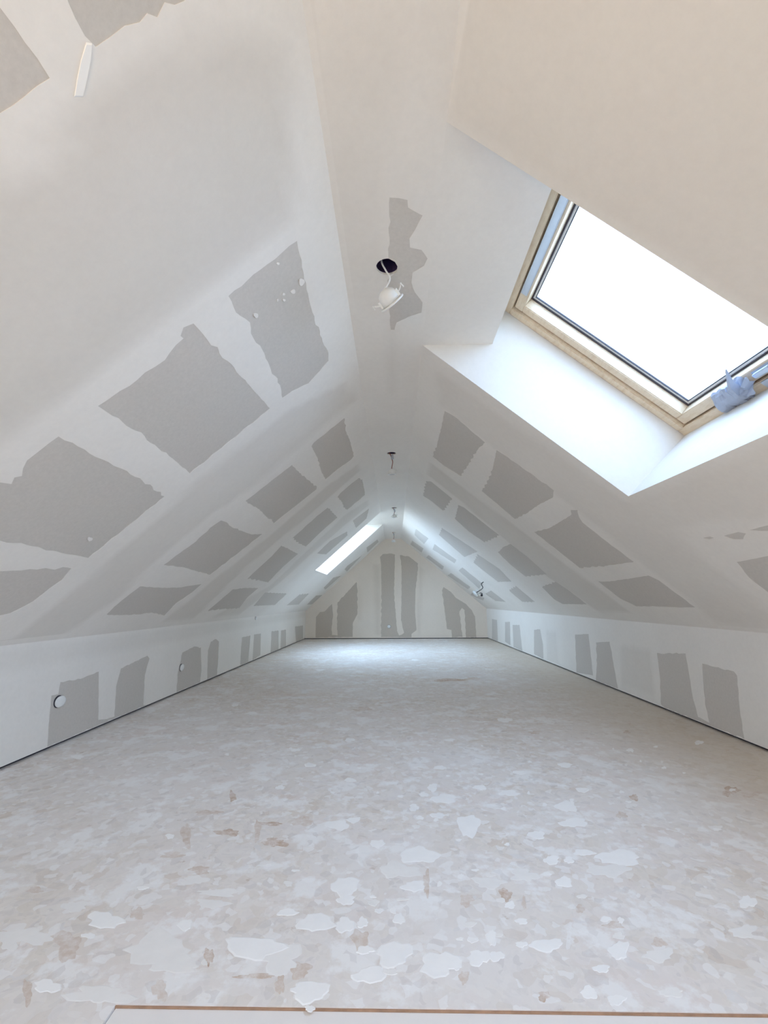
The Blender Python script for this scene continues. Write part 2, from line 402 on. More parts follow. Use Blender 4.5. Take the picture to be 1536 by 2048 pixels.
PKL = [
 [(121,1364),(161,1358),(198,1343),(197,1440),(214,1438),(229,1433),(232,1374),(242,1337),(262,1327),(295,1311),(299,1317),(290,1350),(287,1410),(293,1414),(194,1458),(133,1483),(94,1499),(95,1490),(99,1430),(103,1391),(117,1388)],
 [(365,1305),(373,1301),(388,1293),(402,1295),(403,1341),(400,1369),(375,1380),(353,1388),(355,1350)],
 [(432,1278),(438,1283),(436,1321),(434,1352),(414,1363),(416,1301),(422,1283)],
 [(484,1275),(501,1271),(496,1328),(480,1335),(482,1301)],
 [(508,1269),(522,1267),(521,1310),(505,1325)],
 [(543,1263),(557,1261),(557,1300),(541,1307)],
 [(562,1261),(572,1259),(572,1293),(561,1299)],
 [(590,1253),(606,1251),(606,1277),(592,1284)],
]
PKR = [
 [(1314,1306),(1328,1308),(1336,1306),(1371,1307),(1378,1347),(1386,1397),(1396,1434),(1419,1446),(1411,1413),(1406,1362),(1404,1327),(1425,1333),(1468,1343),(1474,1351),(1479,1413),(1489,1481),(1444,1463),(1386,1438),(1328,1415),(1322,1409),(1320,1355)],
 [(1150,1269),(1177,1268),(1181,1304),(1186,1351),(1153,1345)],
 [(1192,1285),(1219,1283),(1227,1327),(1236,1379),(1192,1361),(1194,1327)],
 [(1068,1260),(1080,1258),(1086,1289),(1087,1318),(1068,1308)],
 [(1010,1244),(1020,1244),(1021,1291),(1010,1283)],
 [(1025,1250),(1039,1250),(1045,1304),(1027,1294)],
 [(984,1238),(994,1240),(996,1287),(984,1280)],
]
PW = [
 [(632,1234),(640,1224),(649,1223),(664,1208),(666,1228),(663,1260),(664,1270),(675,1271),(674,1248),(675,1205),(695,1184),(713,1164),(715,1179),(715,1228),(706,1245),(705,1274),(631,1275)],
 [(760,1114),(766,1108),(783,1107),(790,1109),(789,1149),(788,1189),(791,1223),(794,1262),(798,1271),(808,1266),(802,1240),(803,1198),(803,1132),(800,1110),(818,1113),(836,1127),(835,1149),(831,1179),(830,1223),(833,1260),(823,1268),(823,1275),(762,1274),(763,1189),(762,1129)],
 [(887,1174),(902,1184),(912,1196),(932,1208),(944,1221),(950,1233),(953,1275),(932,1275),(929,1220),(924,1216),(919,1223),(925,1274),(904,1275),(903,1260),(894,1258),(888,1211),(884,1181)],
]
PC = [[(779,395),(815,400),(816,415),(845,431),(830,460),(819,477),(820,495),(843,500),(855,517),(848,532),(825,545),(823,565),(830,585),(845,605),(843,625),(815,635),(793,645),(789,660),(782,660),(779,625),(775,560),(784,551),(793,543),(795,533),(790,524),(777,517)]]

# window openings in the slopes (u down the slope from the ceiling edge)
OP1 = (0.0, 1.633, 1.315, 2.750)
OP2 = (0.0, 1.66, 8.50, 9.97)

def slope_backing(L, op):
    u0, u1, v0, v1 = op; w0, w1 = -.12, -.004
    return [(u0, L, YN, v0 - .002, w0, w1), (u0, L, v1 + .002, YF, w0, w1), (u1 + .014, L, v0 - .002, v1 + .002, w0, w1)]
def slope_outer(L, op):
    u0, u1, v0, v1 = op
    return [(0, YN), (0, v0), (u1, v0), (u1, v1), (0, v1), (0, YF), (L, YF), (L, YN)]
softL = [([(-80,380),(90,330),(150,200),(280,120),(450,60),(560,80),(580,180),(585,430),(480,520),(330,630),(130,790),(0,880),(-80,930)], .05, .10),
         ([(10,1290),(190,1150),(340,1015),(400,960),(570,825),(690,765),(712,800),(690,815),(590,900),(490,985),(420,1030),(320,1115),(230,1200),(120,1275)], .30, .05),
         ([(330,1240),(430,1158),(560,1055),(650,975),(715,930),(718,942),(670,985),(600,1045),(490,1135),(390,1235)], .25, .05),
         ([(430,1232),(540,1172),(600,1115),(690,1030),(735,1000),(738,1010),(690,1050),(620,1110),(560,1165),(480,1228)], .3, .08),
         ([(0,1146),(70,1142),(110,1150),(60,1176),(0,1180)], .5, .05)]
softR = [([(860,925),(1000,1030),(1160,1150),(1260,1225),(1200,1225),(1090,1150),(1000,1070),(925,1005),(856,950)], .15, .05),
         ([(870,740),(1258,1010),(1536,880),(1600,900),(1600,1035),(1380,1045),(1360,1075),(1536,1225),(1600,1265),(1440,1250),(1290,1130),(1180,1040),(980,890),(880,810)], .35, .08),
         ([(890,240),(1536,655),(1700,700),(1700,-50),(930,-50)], .3, .05)]
def soft_px(s, lst): return [(uv(s, p), v, w) for p, v, w in lst]

slope_left = skim_surface('ceiling_left', S_L, slope_outer(LS, OP2), patches(S_L, PL, clamp=(.02, LS - .02, YN, YF - .02)),
                          soft=soft_px(S_L, softL), base_tone=.85, backing=slope_backing(LS, OP2))
slope_right = skim_surface('ceiling_right', S_R, slope_outer(RS, OP1), patches(S_R, PR, clamp=(.02, RS - .02, YN, YF - .02)),
                           soft=soft_px(S_R, softR), base_tone=.70, backing=slope_backing(RS, OP1))
GAP = .02
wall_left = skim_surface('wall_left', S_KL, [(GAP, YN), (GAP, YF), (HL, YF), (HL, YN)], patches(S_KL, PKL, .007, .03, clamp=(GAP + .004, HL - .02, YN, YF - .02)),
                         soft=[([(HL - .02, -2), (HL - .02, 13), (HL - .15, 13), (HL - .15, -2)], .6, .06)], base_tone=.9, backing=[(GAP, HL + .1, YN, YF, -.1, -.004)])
wall_right = skim_surface('wall_right', S_KR, [(GAP, YN), (GAP, YF), (HR, YF), (HR, YN)], patches(S_KR, PKR, .007, .03, clamp=(GAP + .004, HR - .02, YN, YF - .02)),
                          soft=soft_px(S_KR, [([(1240,1290),(1300,1300),(1310,1400),(1245,1375)], .35, .06), ([(1092,1260),(1112,1262),(1118,1330),(1095,1320)], .4, .06)]),
                          base_tone=.75, backing=[(GAP, HR + .1, YN, YF, -.1, -.004)])
gable = [(XL, GAP), (XR, GAP), (XR, HR), (XCR, ZC), (XCL, ZC), (XL, HL)]
gback = [(XL - .3, XR + .3, GAP, ZC + .3, -.12, -.004)]
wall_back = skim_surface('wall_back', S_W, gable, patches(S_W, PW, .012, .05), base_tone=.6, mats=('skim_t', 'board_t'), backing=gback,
                         soft=soft_px(S_W, [([(748,1130),(760,1130),(762,1270),(750,1270)], .1, .1), ([(838,1130),(846,1140),(840,1270),(834,1260)], .2, .1), ([(716,1170),(722,1180),(722,1240),(716,1240)], .2, .1)]))
GZ = [(-.6, .55), (.6, .55), (.6, 1.45), (-.6, 1.45)]   # opening added in the unseen gable to let in more light
wall_front = skim_surface('wall_front', S_B, gable, [], openings=[GZ], base_tone=.7, grid=.3)

# flat ceiling strip with the four round holes cut for downlights
DOWNLIGHTS = [(775, 534), (783, 907), (788, 1016), (787, 1065)]
holes = []; R_HOLE = .058
for p in DOWNLIGHTS:
    a, b = S_C.px(p); holes.append((a, b))
def ring_pts(c, r, n=28): return [(c[0] + r * math.cos(k * 2 * math.pi / n), c[1] + r * math.sin(k * 2 * math.pi / n)) for k in range(n)]
ceiling = skim_surface('ceiling', S_C, [(XCL, YN), (XCR, YN), (XCR, YF), (XCL, YF)], patches(S_C, PC, .006, .03),
                       cuts=[ring_pts(h, R_HOLE * (1 if i == 0 else .9)) for i, h in enumerate(holes)], base_tone=.6, backing=[(XCL - .1, XCR + .12, YN, YF, -.30, -.24)],
                       soft=soft_px(S_C, [([(640,60),(660,330),(700,600),(770,640),(770,380),(800,60)], .45, .06), ([(780,640),(782,790),(792,790),(792,650)], .3, .05)]))
# side boards that close the void over the strip
bm = bmesh.new()
sbox(bm, S_C, XCL - .09, XCL - .03, YN, YF, -.24, -.03); sbox(bm, S_C, XCR + .03, XCR + .09, YN, OP1[2], -.24, -.03); sbox(bm, S_C, XCR + .03, XCR + .09, OP1[3], YF, -.24, -.03)
sbox(bm, S_C, XCR + .001, XCR + .06, OP1[2], OP1[3], -.24, -.012)
o = link('trim_1', from_bm('trim_1', bm), M['void_shade']); o['kind'] = 'structure'; o['label'] = 'dark indigo boards round the void above the ceiling strip, shade put into their colour'
for i, h in enumerate(holes):
    bm = bmesh.new()
    lathe(bm, [(.10, .2385), (.10, .014), (R_HOLE + .001 if i == 0 else R_HOLE * .9 + .001, .0128)], S_C.P(h[0], h[1]), (0, 0, 1), 24, cap0=True)
    link('void_shade_shell', from_bm('void_shade_shell', bm), M['void_shade'], ceiling)  # dark indigo colour stands in for the shade inside the void

# ------------------------------------------------------------------ floor: chipboard deck with a lower recess nearest the camera
HX0, HX1, HY = -.715, 2.2, 1.345
bm = bmesh.new()
sbox(bm, S_F, XL - .12, XR + .12, HY, YF + .3, -.10, 0); sbox(bm, S_F, XL - .12, HX0, YN - .2, HY, -.10, 0); sbox(bm, S_F, HX1, XR + .12, YN - .2, HY, -.10, 0)
floor = link('floor', from_bm('floor', bm), M['floor']); floor['kind'] = 'structure'
bm = bmesh.new(); sbox(bm, S_F, HX0, HX1, HY - .004, HY - .0002, -.022, -.0025)
link('raw_edge', from_bm('raw_edge', bm), M['edge'], floor)
bm = bmesh.new(); sbox(bm, S_F, HX0 + .003, HX1 - .003, YN - .2, HY - .0045, -.10, -.0065)
hatch = link('hatch_board', from_bm('hatch_board', bm), M['hatch']); tag(hatch, 'smooth pale board set in the floor at the bottom of the picture', 'board')

# dark joint along the foot of every wall
for nm, s, a, b, u in (('baseboard_left', S_KL, YN - .029, YF + .029, 0), ('baseboard_right', S_KR, YN - .029, YF + .029, 0), ('baseboard_back', S_W, XL - .2, XR + .2, 1), ('baseboard_front', S_B, XL - .2, XR + .2, 1)):
    bm = bmesh.new()
    if u: sbox(bm, s, a, b, .0002, GAP - .0002, -.10, -.03)
    else: sbox(bm, s, .0002, GAP - .0002, a, b, -.10, -.03)
    o = link(nm, from_bm(nm, bm), M['dark']); o['kind'] = 'structure'; o['label'] = 'dark open gap under the plasterboard at the floor'

# ------------------------------------------------------------------ roof windows with their shafts
def local_box(bm, s, u0, u1, v0, v1, w0, w1): sbox(bm, s, u0, u1, v0, v1, -w1, -w0)    # w measured outwards
def ring(bm, s, u0, u1, v0, v1, wd, w0, w1, wu=None):
    wu = wu or wd
    local_box(bm, s, u0, u0 + wu, v0, v1, w0, w1); local_box(bm, s, u1 - wu, u1, v0, v1, w0, w1)
    local_box(bm, s, u0 + wu, u1 - wu, v0, v0 + wd, w0, w1); local_box(bm, s, u0 + wu, u1 - wu, v1 - wd, v1, w0, w1)

def roof_window(name, s, op, label, D, glass):
    u0, u1, v0, v1 = op; FU0, FU1 = .257 * (1 if D > .5 else .75), u1 + .055
    root = empty(name, s.P(u1, (v0 + v1) / 2)); root['kind'] = 'structure'; root['label'] = label
    inv = Matrix.Translation(root.location).inverted()
    def add(nm, bm, mat, parent=None, smooth=False):
        me = from_bm(nm, bm, smooth); o = link(nm, me, mat, parent or root)
        me.transform(inv)
        if mat is M['skim']:
            at = me.attributes.new('tone', 'FLOAT', 'POINT'); at.data.foreach_set('value', np.full(len(me.vertices), .55 if nm == 'head_soffit' else .0, np.float32))
        return o
    # where the flat ceiling level meets the head board of the shaft
    sgn = 1 if s is S_R else -1
    ang = math.atan2(abs(s.eu[2]), abs(s.eu[0]))
    # horizontal soffit starts at the ceiling edge (u=0,w=0) and runs level; w = x*sin, u = x*cos
    wk = min(.30, D - .12); xk = wk / math.sin(ang); uk = xk * math.cos(ang)
    T = .03
    def slab(pts_in, off, v0_, v1_):
        """board whose room face is the outline pts_in (u,w) swept along v; off moves the back face"""
        bm = bmesh.new(); (ua, wa), (ub, wb) = pts_in; du, dw = off
        P = lambda u, v, w: s.P(u, v, -w)
        box_pts(bm, [P(ua, v0_, wa), P(ub, v0_, wb), P(ub, v1_, wb), P(ua, v1_, wa), P(ua + du, v0_, wa + dw), P(ub + du, v0_, wb + dw), P(ub + du, v1_, wb + dw), P(ua + du, v1_, wa + dw)])
        return bm
    nx, nw = -math.sin(ang), math.cos(ang)     # straight up in (u,w)
    add('head_soffit', slab(((.0, .0), (uk, wk)), (nx * .012, nw * .012), v0, v1), M['skim'])
    add('head_lining', slab(((uk, wk + .0005), (FU0 + .0, D + .02)), (-.03, .0), v0, v1), M['skim'])
    add('sill_lining', slab(((u1, .0005), (FU1, D + .02)), (.03, 0), v0, v1), M['skim'])
    for (va, off) in ((v1, T), (v0, -T)):
        bm = bmesh.new(); P = lambda u, v, w: s.P(u, v, -w)
        out = [(0.0, .0005), (u1 + .03, .0005), (FU1 + .03, D + .02), (FU0 - .03, D + .02), (uk - .03, wk)]
        A = [bm.verts.new(tuple(P(u, va, w))) for u, w in out]; B = [bm.verts.new(tuple(P(u, va + off, w))) for u, w in out]
        bm.faces.new(A); bm.faces.new(B[::-1])
        for i in range(5): bm.faces.new((A[i], A[(i + 1) % 5], B[(i + 1) % 5], B[i]))
        add('side_lining', bm, M['skim'])
    # outer pine frame: four rails
    fw = .055; a0, a1, b0, b1 = FU0, FU1, v0 - .0, v1 + .0
    for nm, q in (('frame_rail', (a0, a0 + fw, b0, b1)), ('frame_rail', (a1 - fw, a1, b0, b1)), ('frame_rail', (a0 + fw, a1 - fw, b0, b0 + fw)), ('frame_rail', (a0 + fw, a1 - fw, b1 - fw, b1))):
        bm = bmesh.new(); local_box(bm, s, *q, D - .03, D + .12)
        bmesh.ops.bevel(bm, geom=[e for e in bm.edges], offset=.004, segments=2, affect='EDGES'); add(nm, bm, M['pine'])
    bm = bmesh.new(); ring(bm, s, a0 + fw, a1 - fw, b0 + fw, b1 - fw, .008, D + .012, D + .10); add('gasket', bm, M['gasket'])
    # opening sash
    c0, c1, e0, e1 = a0 + fw + .008, a1 - fw - .008, b0 + fw + .008, b1 - fw - .008; sw = .062
    for q in ((c0, c0 + sw, e0, e1), (c1 - sw, c1, e0, e1), (c0 + sw, c1 - sw, e0, e0 + sw), (c0 + sw, c1 - sw, e1 - sw, e1)):
        bm = bmesh.new(); local_box(bm, s, *q, D - .012, D + .085)
        bmesh.ops.bevel(bm, geom=[e for e in bm.edges], offset=.004, segments=2, affect='EDGES'); add('sash_rail', bm, M['pine'])
    i0, i1, j0, j1 = c0 + sw, c1 - sw, e0 + sw, e1 - sw
    bm = bmesh.new(); ring(bm, s, i0, i1, j0, j1, .010, D + .058, D + .075); add('glazing_gasket', bm, M['gasket'])
    bm = bmesh.new(); ring(bm, s, i0 + .010, i1 - .010, j0 + .010, j1 - .010, .012, D + .064, D + .075); add('spacer_bar', bm, M['spacer'])
    bm = bmesh.new(); ring(bm, s, i0 + .022, i1 - .022, j0 + .022, j1 - .022, .005, D + .066, D + .075); add('inner_gasket', bm, M['gasket'])
    bm = bmesh.new(); local_box(bm, s, i0 - .004, i1 + .004, j0 - .004, j1 + .004, D + .0752, D + .083); add('pane', bm, glass)
    # aluminium ventilation bar along the head of the sash
    bm = bmesh.new(); local_box(bm, s, c0 + .006, c0 + .05, e0 + .12, e1 - .16, D - .026, D - .0125)
    bmesh.ops.bevel(bm, geom=[e for e in bm.edges], offset=.003, segments=2, affect='EDGES'); add('ventilation_bar', bm, M['alu'])
    # latch at the middle of the bottom rail
    vm = (v0 + v1) / 2
    bm = bmesh.new(); local_box(bm, s, c1 - .052, c1 - .008, vm - .06, vm + .06, D - .02, D - .0122)
    local_box(bm, s, c1 - .045, c1 - .02, vm - .05, vm + .045, D - .045, D - .0195)
    bmesh.ops.bevel(bm, geom=[e for e in bm.edges], offset=.003, segments=2, affect='EDGES'); latch = add('latch', bm, M['alu'])
    bm = bmesh.new(); local_box(bm, s, a1 - fw + .002, a1 - .012, vm - .05, vm + .05, D - .042, D - .0305)
    add('strike_plate', bm, M['alu'])
    # daylight guide: marks the glass as the way in for sky light
    ld = bpy.data.lights.new('sky_portal', 'AREA'); ld.shape = 'RECTANGLE'; ld.size = (j1 - j0) + .1; ld.size_y = (i1 - i0) + .1
    ld.cycles.is_portal = True
    lo = bpy.data.objects.new('sky_portal', ld); COL.objects.link(lo)
    zaxis = Vector(tuple(-s.n)); xaxis = Vector((0, 1, 0)); yaxis = zaxis.cross(xaxis)
    p = s.P((i0 + i1) / 2, (j0 + j1) / 2, -(D + .13))
    lo.matrix_world = Matrix(((xaxis[0], yaxis[0], zaxis[0], p[0]), (xaxis[1], yaxis[1], zaxis[1], p[1]), (xaxis[2], yaxis[2], zaxis[2], p[2]), (0, 0, 0, 1)))
    return dict(D=D, c1=c1, a1=a1, fw=fw, vm=vm, root=root)
def added_gable_window():  # added window, out of view, to bring more daylight into the near end
    root = empty('added_window', S_B.P(0, GZ[0][1])); root['kind'] = 'structure'; root['label'] = 'small unseen gable window added behind the camera for more light'
    inv = Matrix.Translation(root.location).inverted()
    def add(nm, bm, mat):
        me = from_bm(nm, bm); me.transform(inv); link(nm, me, mat, root)
    c = np.mean(GZ, 0); n = len(GZ)
    inn = [tuple(np.array(p) + (c - p) / np.linalg.norm(c - p) * .09) for p in GZ]
    for i in range(n):
        a, b, d, e = GZ[i], GZ[(i + 1) % n], inn[(i + 1) % n], inn[i]; bm = bmesh.new()
        box_pts(bm, [S_B.P(*a, -.10), S_B.P(*b, -.10), S_B.P(*d, -.10), S_B.P(*e, -.10), S_B.P(*a, -.001), S_B.P(*b, -.001), S_B.P(*d, -.001), S_B.P(*e, -.001)]); add('frame_rail', bm, M['pine'])
    for x in (0,):
        top = 1.41
        bm = bmesh.new(); sbox(bm, S_B, x - .03, x + .03, GZ[0][1] + .05, top, -.085, -.012); add('added_mullion', bm, M['pine'])
    bm = bmesh.new(); A = [bm.verts.new(tuple(S_B.P(*p, -.045))) for p in inn]; B = [bm.verts.new(tuple(S_B.P(*p, -.055))) for p in inn]
    bm.faces.new(A); bm.faces.new(B[::-1])
    for i in range(n): bm.faces.new((A[i], A[(i + 1) % n], B[(i + 1) % n], B[i]))
    add('pane', bm, M['glass'])
    ld = bpy.data.lights.new('sky_portal', 'AREA'); ld.shape = 'RECTANGLE'; ld.size = 1.3; ld.size_y = 1.0; ld.cycles.is_portal = True
    lo = bpy.data.objects.new('sky_portal', ld); COL.objects.link(lo)
    lo.location = (0, YN - .14, 1.0); lo.rotation_euler = (-math.pi / 2, 0, math.pi)
added_gable_window()
bm = bmesh.new(); sbox(bm, S_F, -120, 120, -160, 140, -3.6, -3.2)
o = link('ground', from_bm('ground', bm), plain('dry_earth', (.55, .43, .29), .9, var=.15, scale=.3)); o['kind'] = 'structure'
W1 = roof_window('window_1', S_R, OP1, 'large pine roof window in the right slope close by, glass blown out white', .58, M['dimmed_glass'])  # near pane's glass darkened so that less daylight comes in
W2 = roof_window('window_2', S_L, OP2, 'far roof window in the left slope, seen only as a bright shaft', .38, M['glass'])

# bundle of grey film wrapped round the bottom rail of the near window
def film_bundle():
    s = S_R; D = W1['D']
    uc, wc = W1['c1'] - .005, D - .028
    root = empty('film_wrap', s.P(uc, W1['vm'] + .12, -wc)); tag(root, 'crumpled grey plastic film wrapped round the bottom rail of the near roof window', 'plastic film')
    inv = Matrix.Translation(root.location).inverted()
    P = lambda u, v, w: s.P(u, v, -w)
    def add(nm, bm):
        me = from_bm(nm, bm); me.transform(inv); return link(nm, me, M['film'], root)
    # three overlapping turns
    for k, (va, vb, tilt) in enumerate(((.25, .325, .02), (.19, .265, -.012), (.125, .205, .018))):
        bm = bmesh.new(); rings = []
        for j in range(5):
            v = W1['vm'] + va + (vb - va) * j / 4; r = []
            for a in range(14):
                t = a / 14 * 2 * math.pi; rr = 1 + .10 * math.sin(3 * t + k * 2 + j * 1.3) + rnd.uniform(-.06, .06)
                r.append(bm.verts.new(tuple(P(uc + .066 * rr * math.cos(t), v + tilt * math.cos(t), wc - .002 - k * .001 + .032 * rr * math.sin(t)))))
            rings.append(r)
        for A, B in zip(rings, rings[1:]):
            for a in range(14): bm.faces.new((A[a], A[(a + 1) % 14], B[(a + 1) % 14], B[a]))
        bm.faces.new(rings[0][::-1]); bm.faces.new(rings[-1]); add('wrap_turn', bm)
    # loose pointed ends standing up
    for (v, du, dv, dw, wd) in ((.165, -.15, -.12, -.06, .038), (.10, -.06, -.07, -.05, .05), (.12, .03, -.05, -.06, .06)):
        bm = bmesh.new(); vb = W1['vm'] + v
        base = [(uc - .01, vb - wd, wc - .02), (uc + .01, vb, wc - .04), (uc - .01, vb + wd, wc - .022), (uc - .03, vb, wc - .005)]
        mid = [(b_[0] * .55 + (uc + du) * .45, (b_[1] - vb) * .6 + vb + dv * .4, b_[2] + dw * .5) for b_ in base]
        tip = [((b_[0] - uc) * .15 + uc + du, (b_[1] - vb) * .15 + vb + dv, (b_[2] - wc) * .2 + wc + dw) for b_ in base]
        R = [[bm.verts.new(tuple(P(*q))) for q in r] for r in (base, mid, tip)]
        for A, B in zip(R, R[1:]):
            for a in range(4): bm.faces.new((A[a], A[(a + 1) % 4], B[(a + 1) % 4], B[a]))
        bm.faces.new(R[0][::-1]); bm.faces.new(R[2]); add('loose_end', bm)
film_bundle()

# ------------------------------------------------------------------ downlights hanging from their cables
def downlight(hole, drop, tilt, label, swing, first, sc=1.0):
    top = S_C.P(hole[0], hole[1], -.10); root = empty('downlight', S_C.P(hole[0], hole[1], 0))
    tag(root, label, 'light', 'downlights hanging from the ceiling strip')
    inv = Matrix.Translation(root.location).inverted()
    def add(nm, bm, mat, sm=True, parent=None):
        me = from_bm(nm, bm, sm); me.transform(inv); return link(nm, me, mat, parent or root)
    hx, hy, hz = hole[0], hole[1], ZC
    C = np.array([hx + swing[0], hy + swing[1], hz - drop])           # back of the can
    ax = np.array([math.sin(tilt[0]) * math.cos(tilt[1]), math.sin(tilt[0]) * math.sin(tilt[1]), -math.cos(tilt[0])])   # face direction
    bm = bmesh.new()
    tube(bm, curve([(hx - .035, hy + .01, hz + .12), (hx - .03, hy, hz + .03), (hx - .008, hy - .01, hz - .03), (hx + .012, hy - .01, hz - drop * .5), C + (.002, 0, .03), C - ax * .012]), .0045, 8)
    add('cable', bm, M['cable_w'] if first else M['copper'])
    k_ = lambda prof: [(r * sc, h * sc) for r, h in prof]
    bm = bmesh.new(); lathe(bm, k_([(.012, -.014), (.022, -.010), (.034, 0), (.040, .012), (.041, .048)]), C, ax, 28, cap0=True, cap1=True); can = add('can', bm, M['plastic'])
    bm = bmesh.new(); lathe(bm, k_([(.0415, .042), (.054, .043), (.055, .047), (.053, .050), (.036, .050), (.033, .0485)]), C, ax, 32, cap1=True); add('bezel', bm, M['plastic'], True, can)
    bm = bmesh.new(); lathe(bm, k_([(.032, .0502), (.030, .052), (.018, .053)]), C, ax, 24, cap0=True, cap1=True); add('lamp_face', bm, M['lens'], True, can)
    a = np.array(Vector(tuple(ax)).orthogonal().normalized()); b = np.array(Vector(tuple(ax)).cross(Vector(tuple(a))))
    for sg in (-1, 1):
        sd = b * sg; bm = bmesh.new(); q = lambda h, r, o_: C + (ax * h + sd * r + a * o_) * sc
        for off in (-.009, .009):
            tube(bm, [q(.03, .0405, off), q(.018, .062, off), q(.010, .070, off), q(.026, .073, off)], .002 * sc, 6)
        tube(bm, [q(.010, .070, -.0105), q(.010, .070, .0105)], .003 * sc, 6)
        box_pts(bm, [q(h, r, o_) for h in (.012, .040) for r, o_ in ((.038, -.013), (.046, -.013), (.046, .013), (.038, .013))]); add('spring_clip', bm, M['plastic'], False, can)
    if not first:
        bm = bmesh.new(); tube(bm, [(hx + .005, hy - .01, hz - .02), (hx + .012, hy - .012, hz - .075)], [.014, .016], 8); add('connector', bm, M['alu'], False)
downlight(holes[0], .150, (.95, .75), 'nearest downlight, white can dangling on a white cable from a round dark hole', (-.012, .0), True, 1.25)
downlight(holes[1], .20, (.15, 1.0), 'second downlight from the camera, small white can under a grey connector', (.0, 0), False)
downlight(holes[2], .13, (.1, 0), 'third downlight from the camera, dangling beside the far bright window shaft', (.0, 0), False)
downlight(holes[3], .19, (.1, 2), 'farthest downlight, small white can hanging close to the back wall', (.0, 0), False)

# loose fitting on a black cable, far right slope
def slope_fitting():
    s = S_R; u, v = s.px((964, 1180)); root = empty('wall_light', s.P(u, v)); tag(root, 'small white fitting dangling on a black cable from the far right slope', 'light')
    inv = Matrix.Translation(root.location).inverted()
    def add(nm, bm, mat):
        me = from_bm(nm, bm, True); me.transform(inv); link(nm, me, mat, root)
    ut, vt = s.px((967, 1164)); B = s.P(u, v, .09)
    bm = bmesh.new(); tube(bm, curve([s.P(ut, vt, -.003), s.P(ut - .01, vt - .01, .06), s.P(ut + .06, vt + .0, .11), s.P((u + ut) / 2 + .05, v, .12), B + (.05, 0, 0.0), B + (.045, 0, -.03)]), .008, 8); add('cable', bm, M['cable_b'])
    bm = bmesh.new(); lathe(bm, [(.025, -.03), (.045, -.025), (.055, 0), (.055, .06), (.075, .065), (.075, .08)], B + (-.04, 0, .03), (-.75, -.2, -.55), 20, cap0=True, cap1=True); add('can', bm, M['plastic'])
    bm = bmesh.new(); lathe(bm, [(.02, -.025), (.026, 0), (.02, .025)], B + (.045, 0, -.045), (0, 0, 1), 14, cap0=True, cap1=True); add('plug', bm, M['gasket'])
slope_fitting()

# ------------------------------------------------------------------ unfinished wall outlets
def outlet(s, p, r, label, tilt=.25, cover=True):
    u, v = s.px(p); root = empty('wall_outlet', s.P(u, v)); tag(root, label, 'outlet')
    inv = Matrix.Translation(root.location).inverted()
    def add(nm, bm, mat, sm=False):
        me = from_bm(nm, bm, sm); me.transform(inv); link(nm, me, mat, root)
    n = s.n
    bm = bmesh.new(); lathe(bm, [(r * 1.06, .0003), (r * 1.06, .002), (r * .95, .003)], s.P(u, v), n, 24, cap0=True, cap1=True); add('back_box', bm, M['gasket'])
    d = n + np.array([0, -tilt, -.10]); c = s.P(u, v, .0045 + r * tilt * .9) 
    bm = bmesh.new(); lathe(bm, [(r * .5, -.006), (r * .95, -.002), (r, .004), (r * .93, .010), (r * .6, .013), (r * .15, .0135)], c, d, 24, cap0=True, cap1=True); add('cover', bm, M['plastic'], True)
outlet(S_KL, (116, 1403), .040, 'white round outlet cover hanging loose on the left wall nearest the camera', .30)
outlet(S_KL, (362, 1335), .038, 'small white outlet cover on the left wall at the narrow grey patch', .1)
outlet(S_KL, (511, 1236), .030, 'tiny white cap high on the left wall near its top edge', .05)
outlet(S_W, (778, 1253), .045, 'white round outlet cap low on the back wall', .0)

# ------------------------------------------------------------------ filler dabs and a painted streak of light on the left slope
def splat(s, p, rx, ry, mat, name, parent, seed, h=.003, n=22, irr=.22, w0=0.0):
    """flat irregular blob given by its centre and half sizes on the photograph"""
    r = random.Random(seed); c = s.px(p); ex = np.array(s.px((p[0] + rx, p[1]))) - c; ey = np.array(s.px((p[0], p[1] + ry))) - c
    ph = [r.uniform(0, 6.28) for _ in range(4)]
    pts = []
    for k in range(n):
        t = k / n * 2 * math.pi
        q = 1 + irr * (.6 * math.sin(2 * t + ph[0]) * .6 + .5 * math.sin(3 * t + ph[1]) + .35 * math.sin(5 * t + ph[2]) + .3 * math.sin(8 * t + ph[3])) + r.uniform(-.05, .05)
        pts.append(np.array(c) + ex * math.cos(t) * q + ey * math.sin(t) * q)
    V = [s.P(a, b, w0 + .0001) for a, b in pts] + [s.P(*(np.array(c) + (q - c) * .9), w0 + h) for q in pts]
    F = [[i, (i + 1) % n, n + (i + 1) % n, n + i] for i in range(n)] + [list(range(n, 2 * n))]
    me = mesh(name, V, F); 
    if Vector(me.polygons[-1].normal).dot(Vector(s.n)) < 0: me.flip_normals()
    return link(name, me, mat, parent)
bmv = [(172, 84), (184, 86), (181, 120), (173, 160), (165, 194), (148, 193), (153, 160), (161, 120)]  # outline of a reflected light streak, painted as a near-white strip
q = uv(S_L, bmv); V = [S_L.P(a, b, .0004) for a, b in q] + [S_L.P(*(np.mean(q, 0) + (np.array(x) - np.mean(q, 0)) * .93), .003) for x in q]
me = mesh('light_streak', V, [[i, (i + 1) % 8, 8 + (i + 1) % 8, 8 + i] for i in range(8)] + [list(range(8, 16))])
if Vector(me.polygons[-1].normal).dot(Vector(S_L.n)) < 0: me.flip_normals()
o = link('light_streak', me, M['white'], slope_left); o['label'] = 'short streak of reflected light painted in white'
for i, (p, rx, ry) in enumerate([((603,564),6,8),((586,583),5,5),((512,631),5,5),((567,588),3,3),((568,600),3,3),((556,527),3,3),((555,600),2,3),((180,1078),6,4)]):
    splat(S_L, p, rx, ry, M['dust'], 'filler_dab', slope_left, 300 + i, .002, 10)

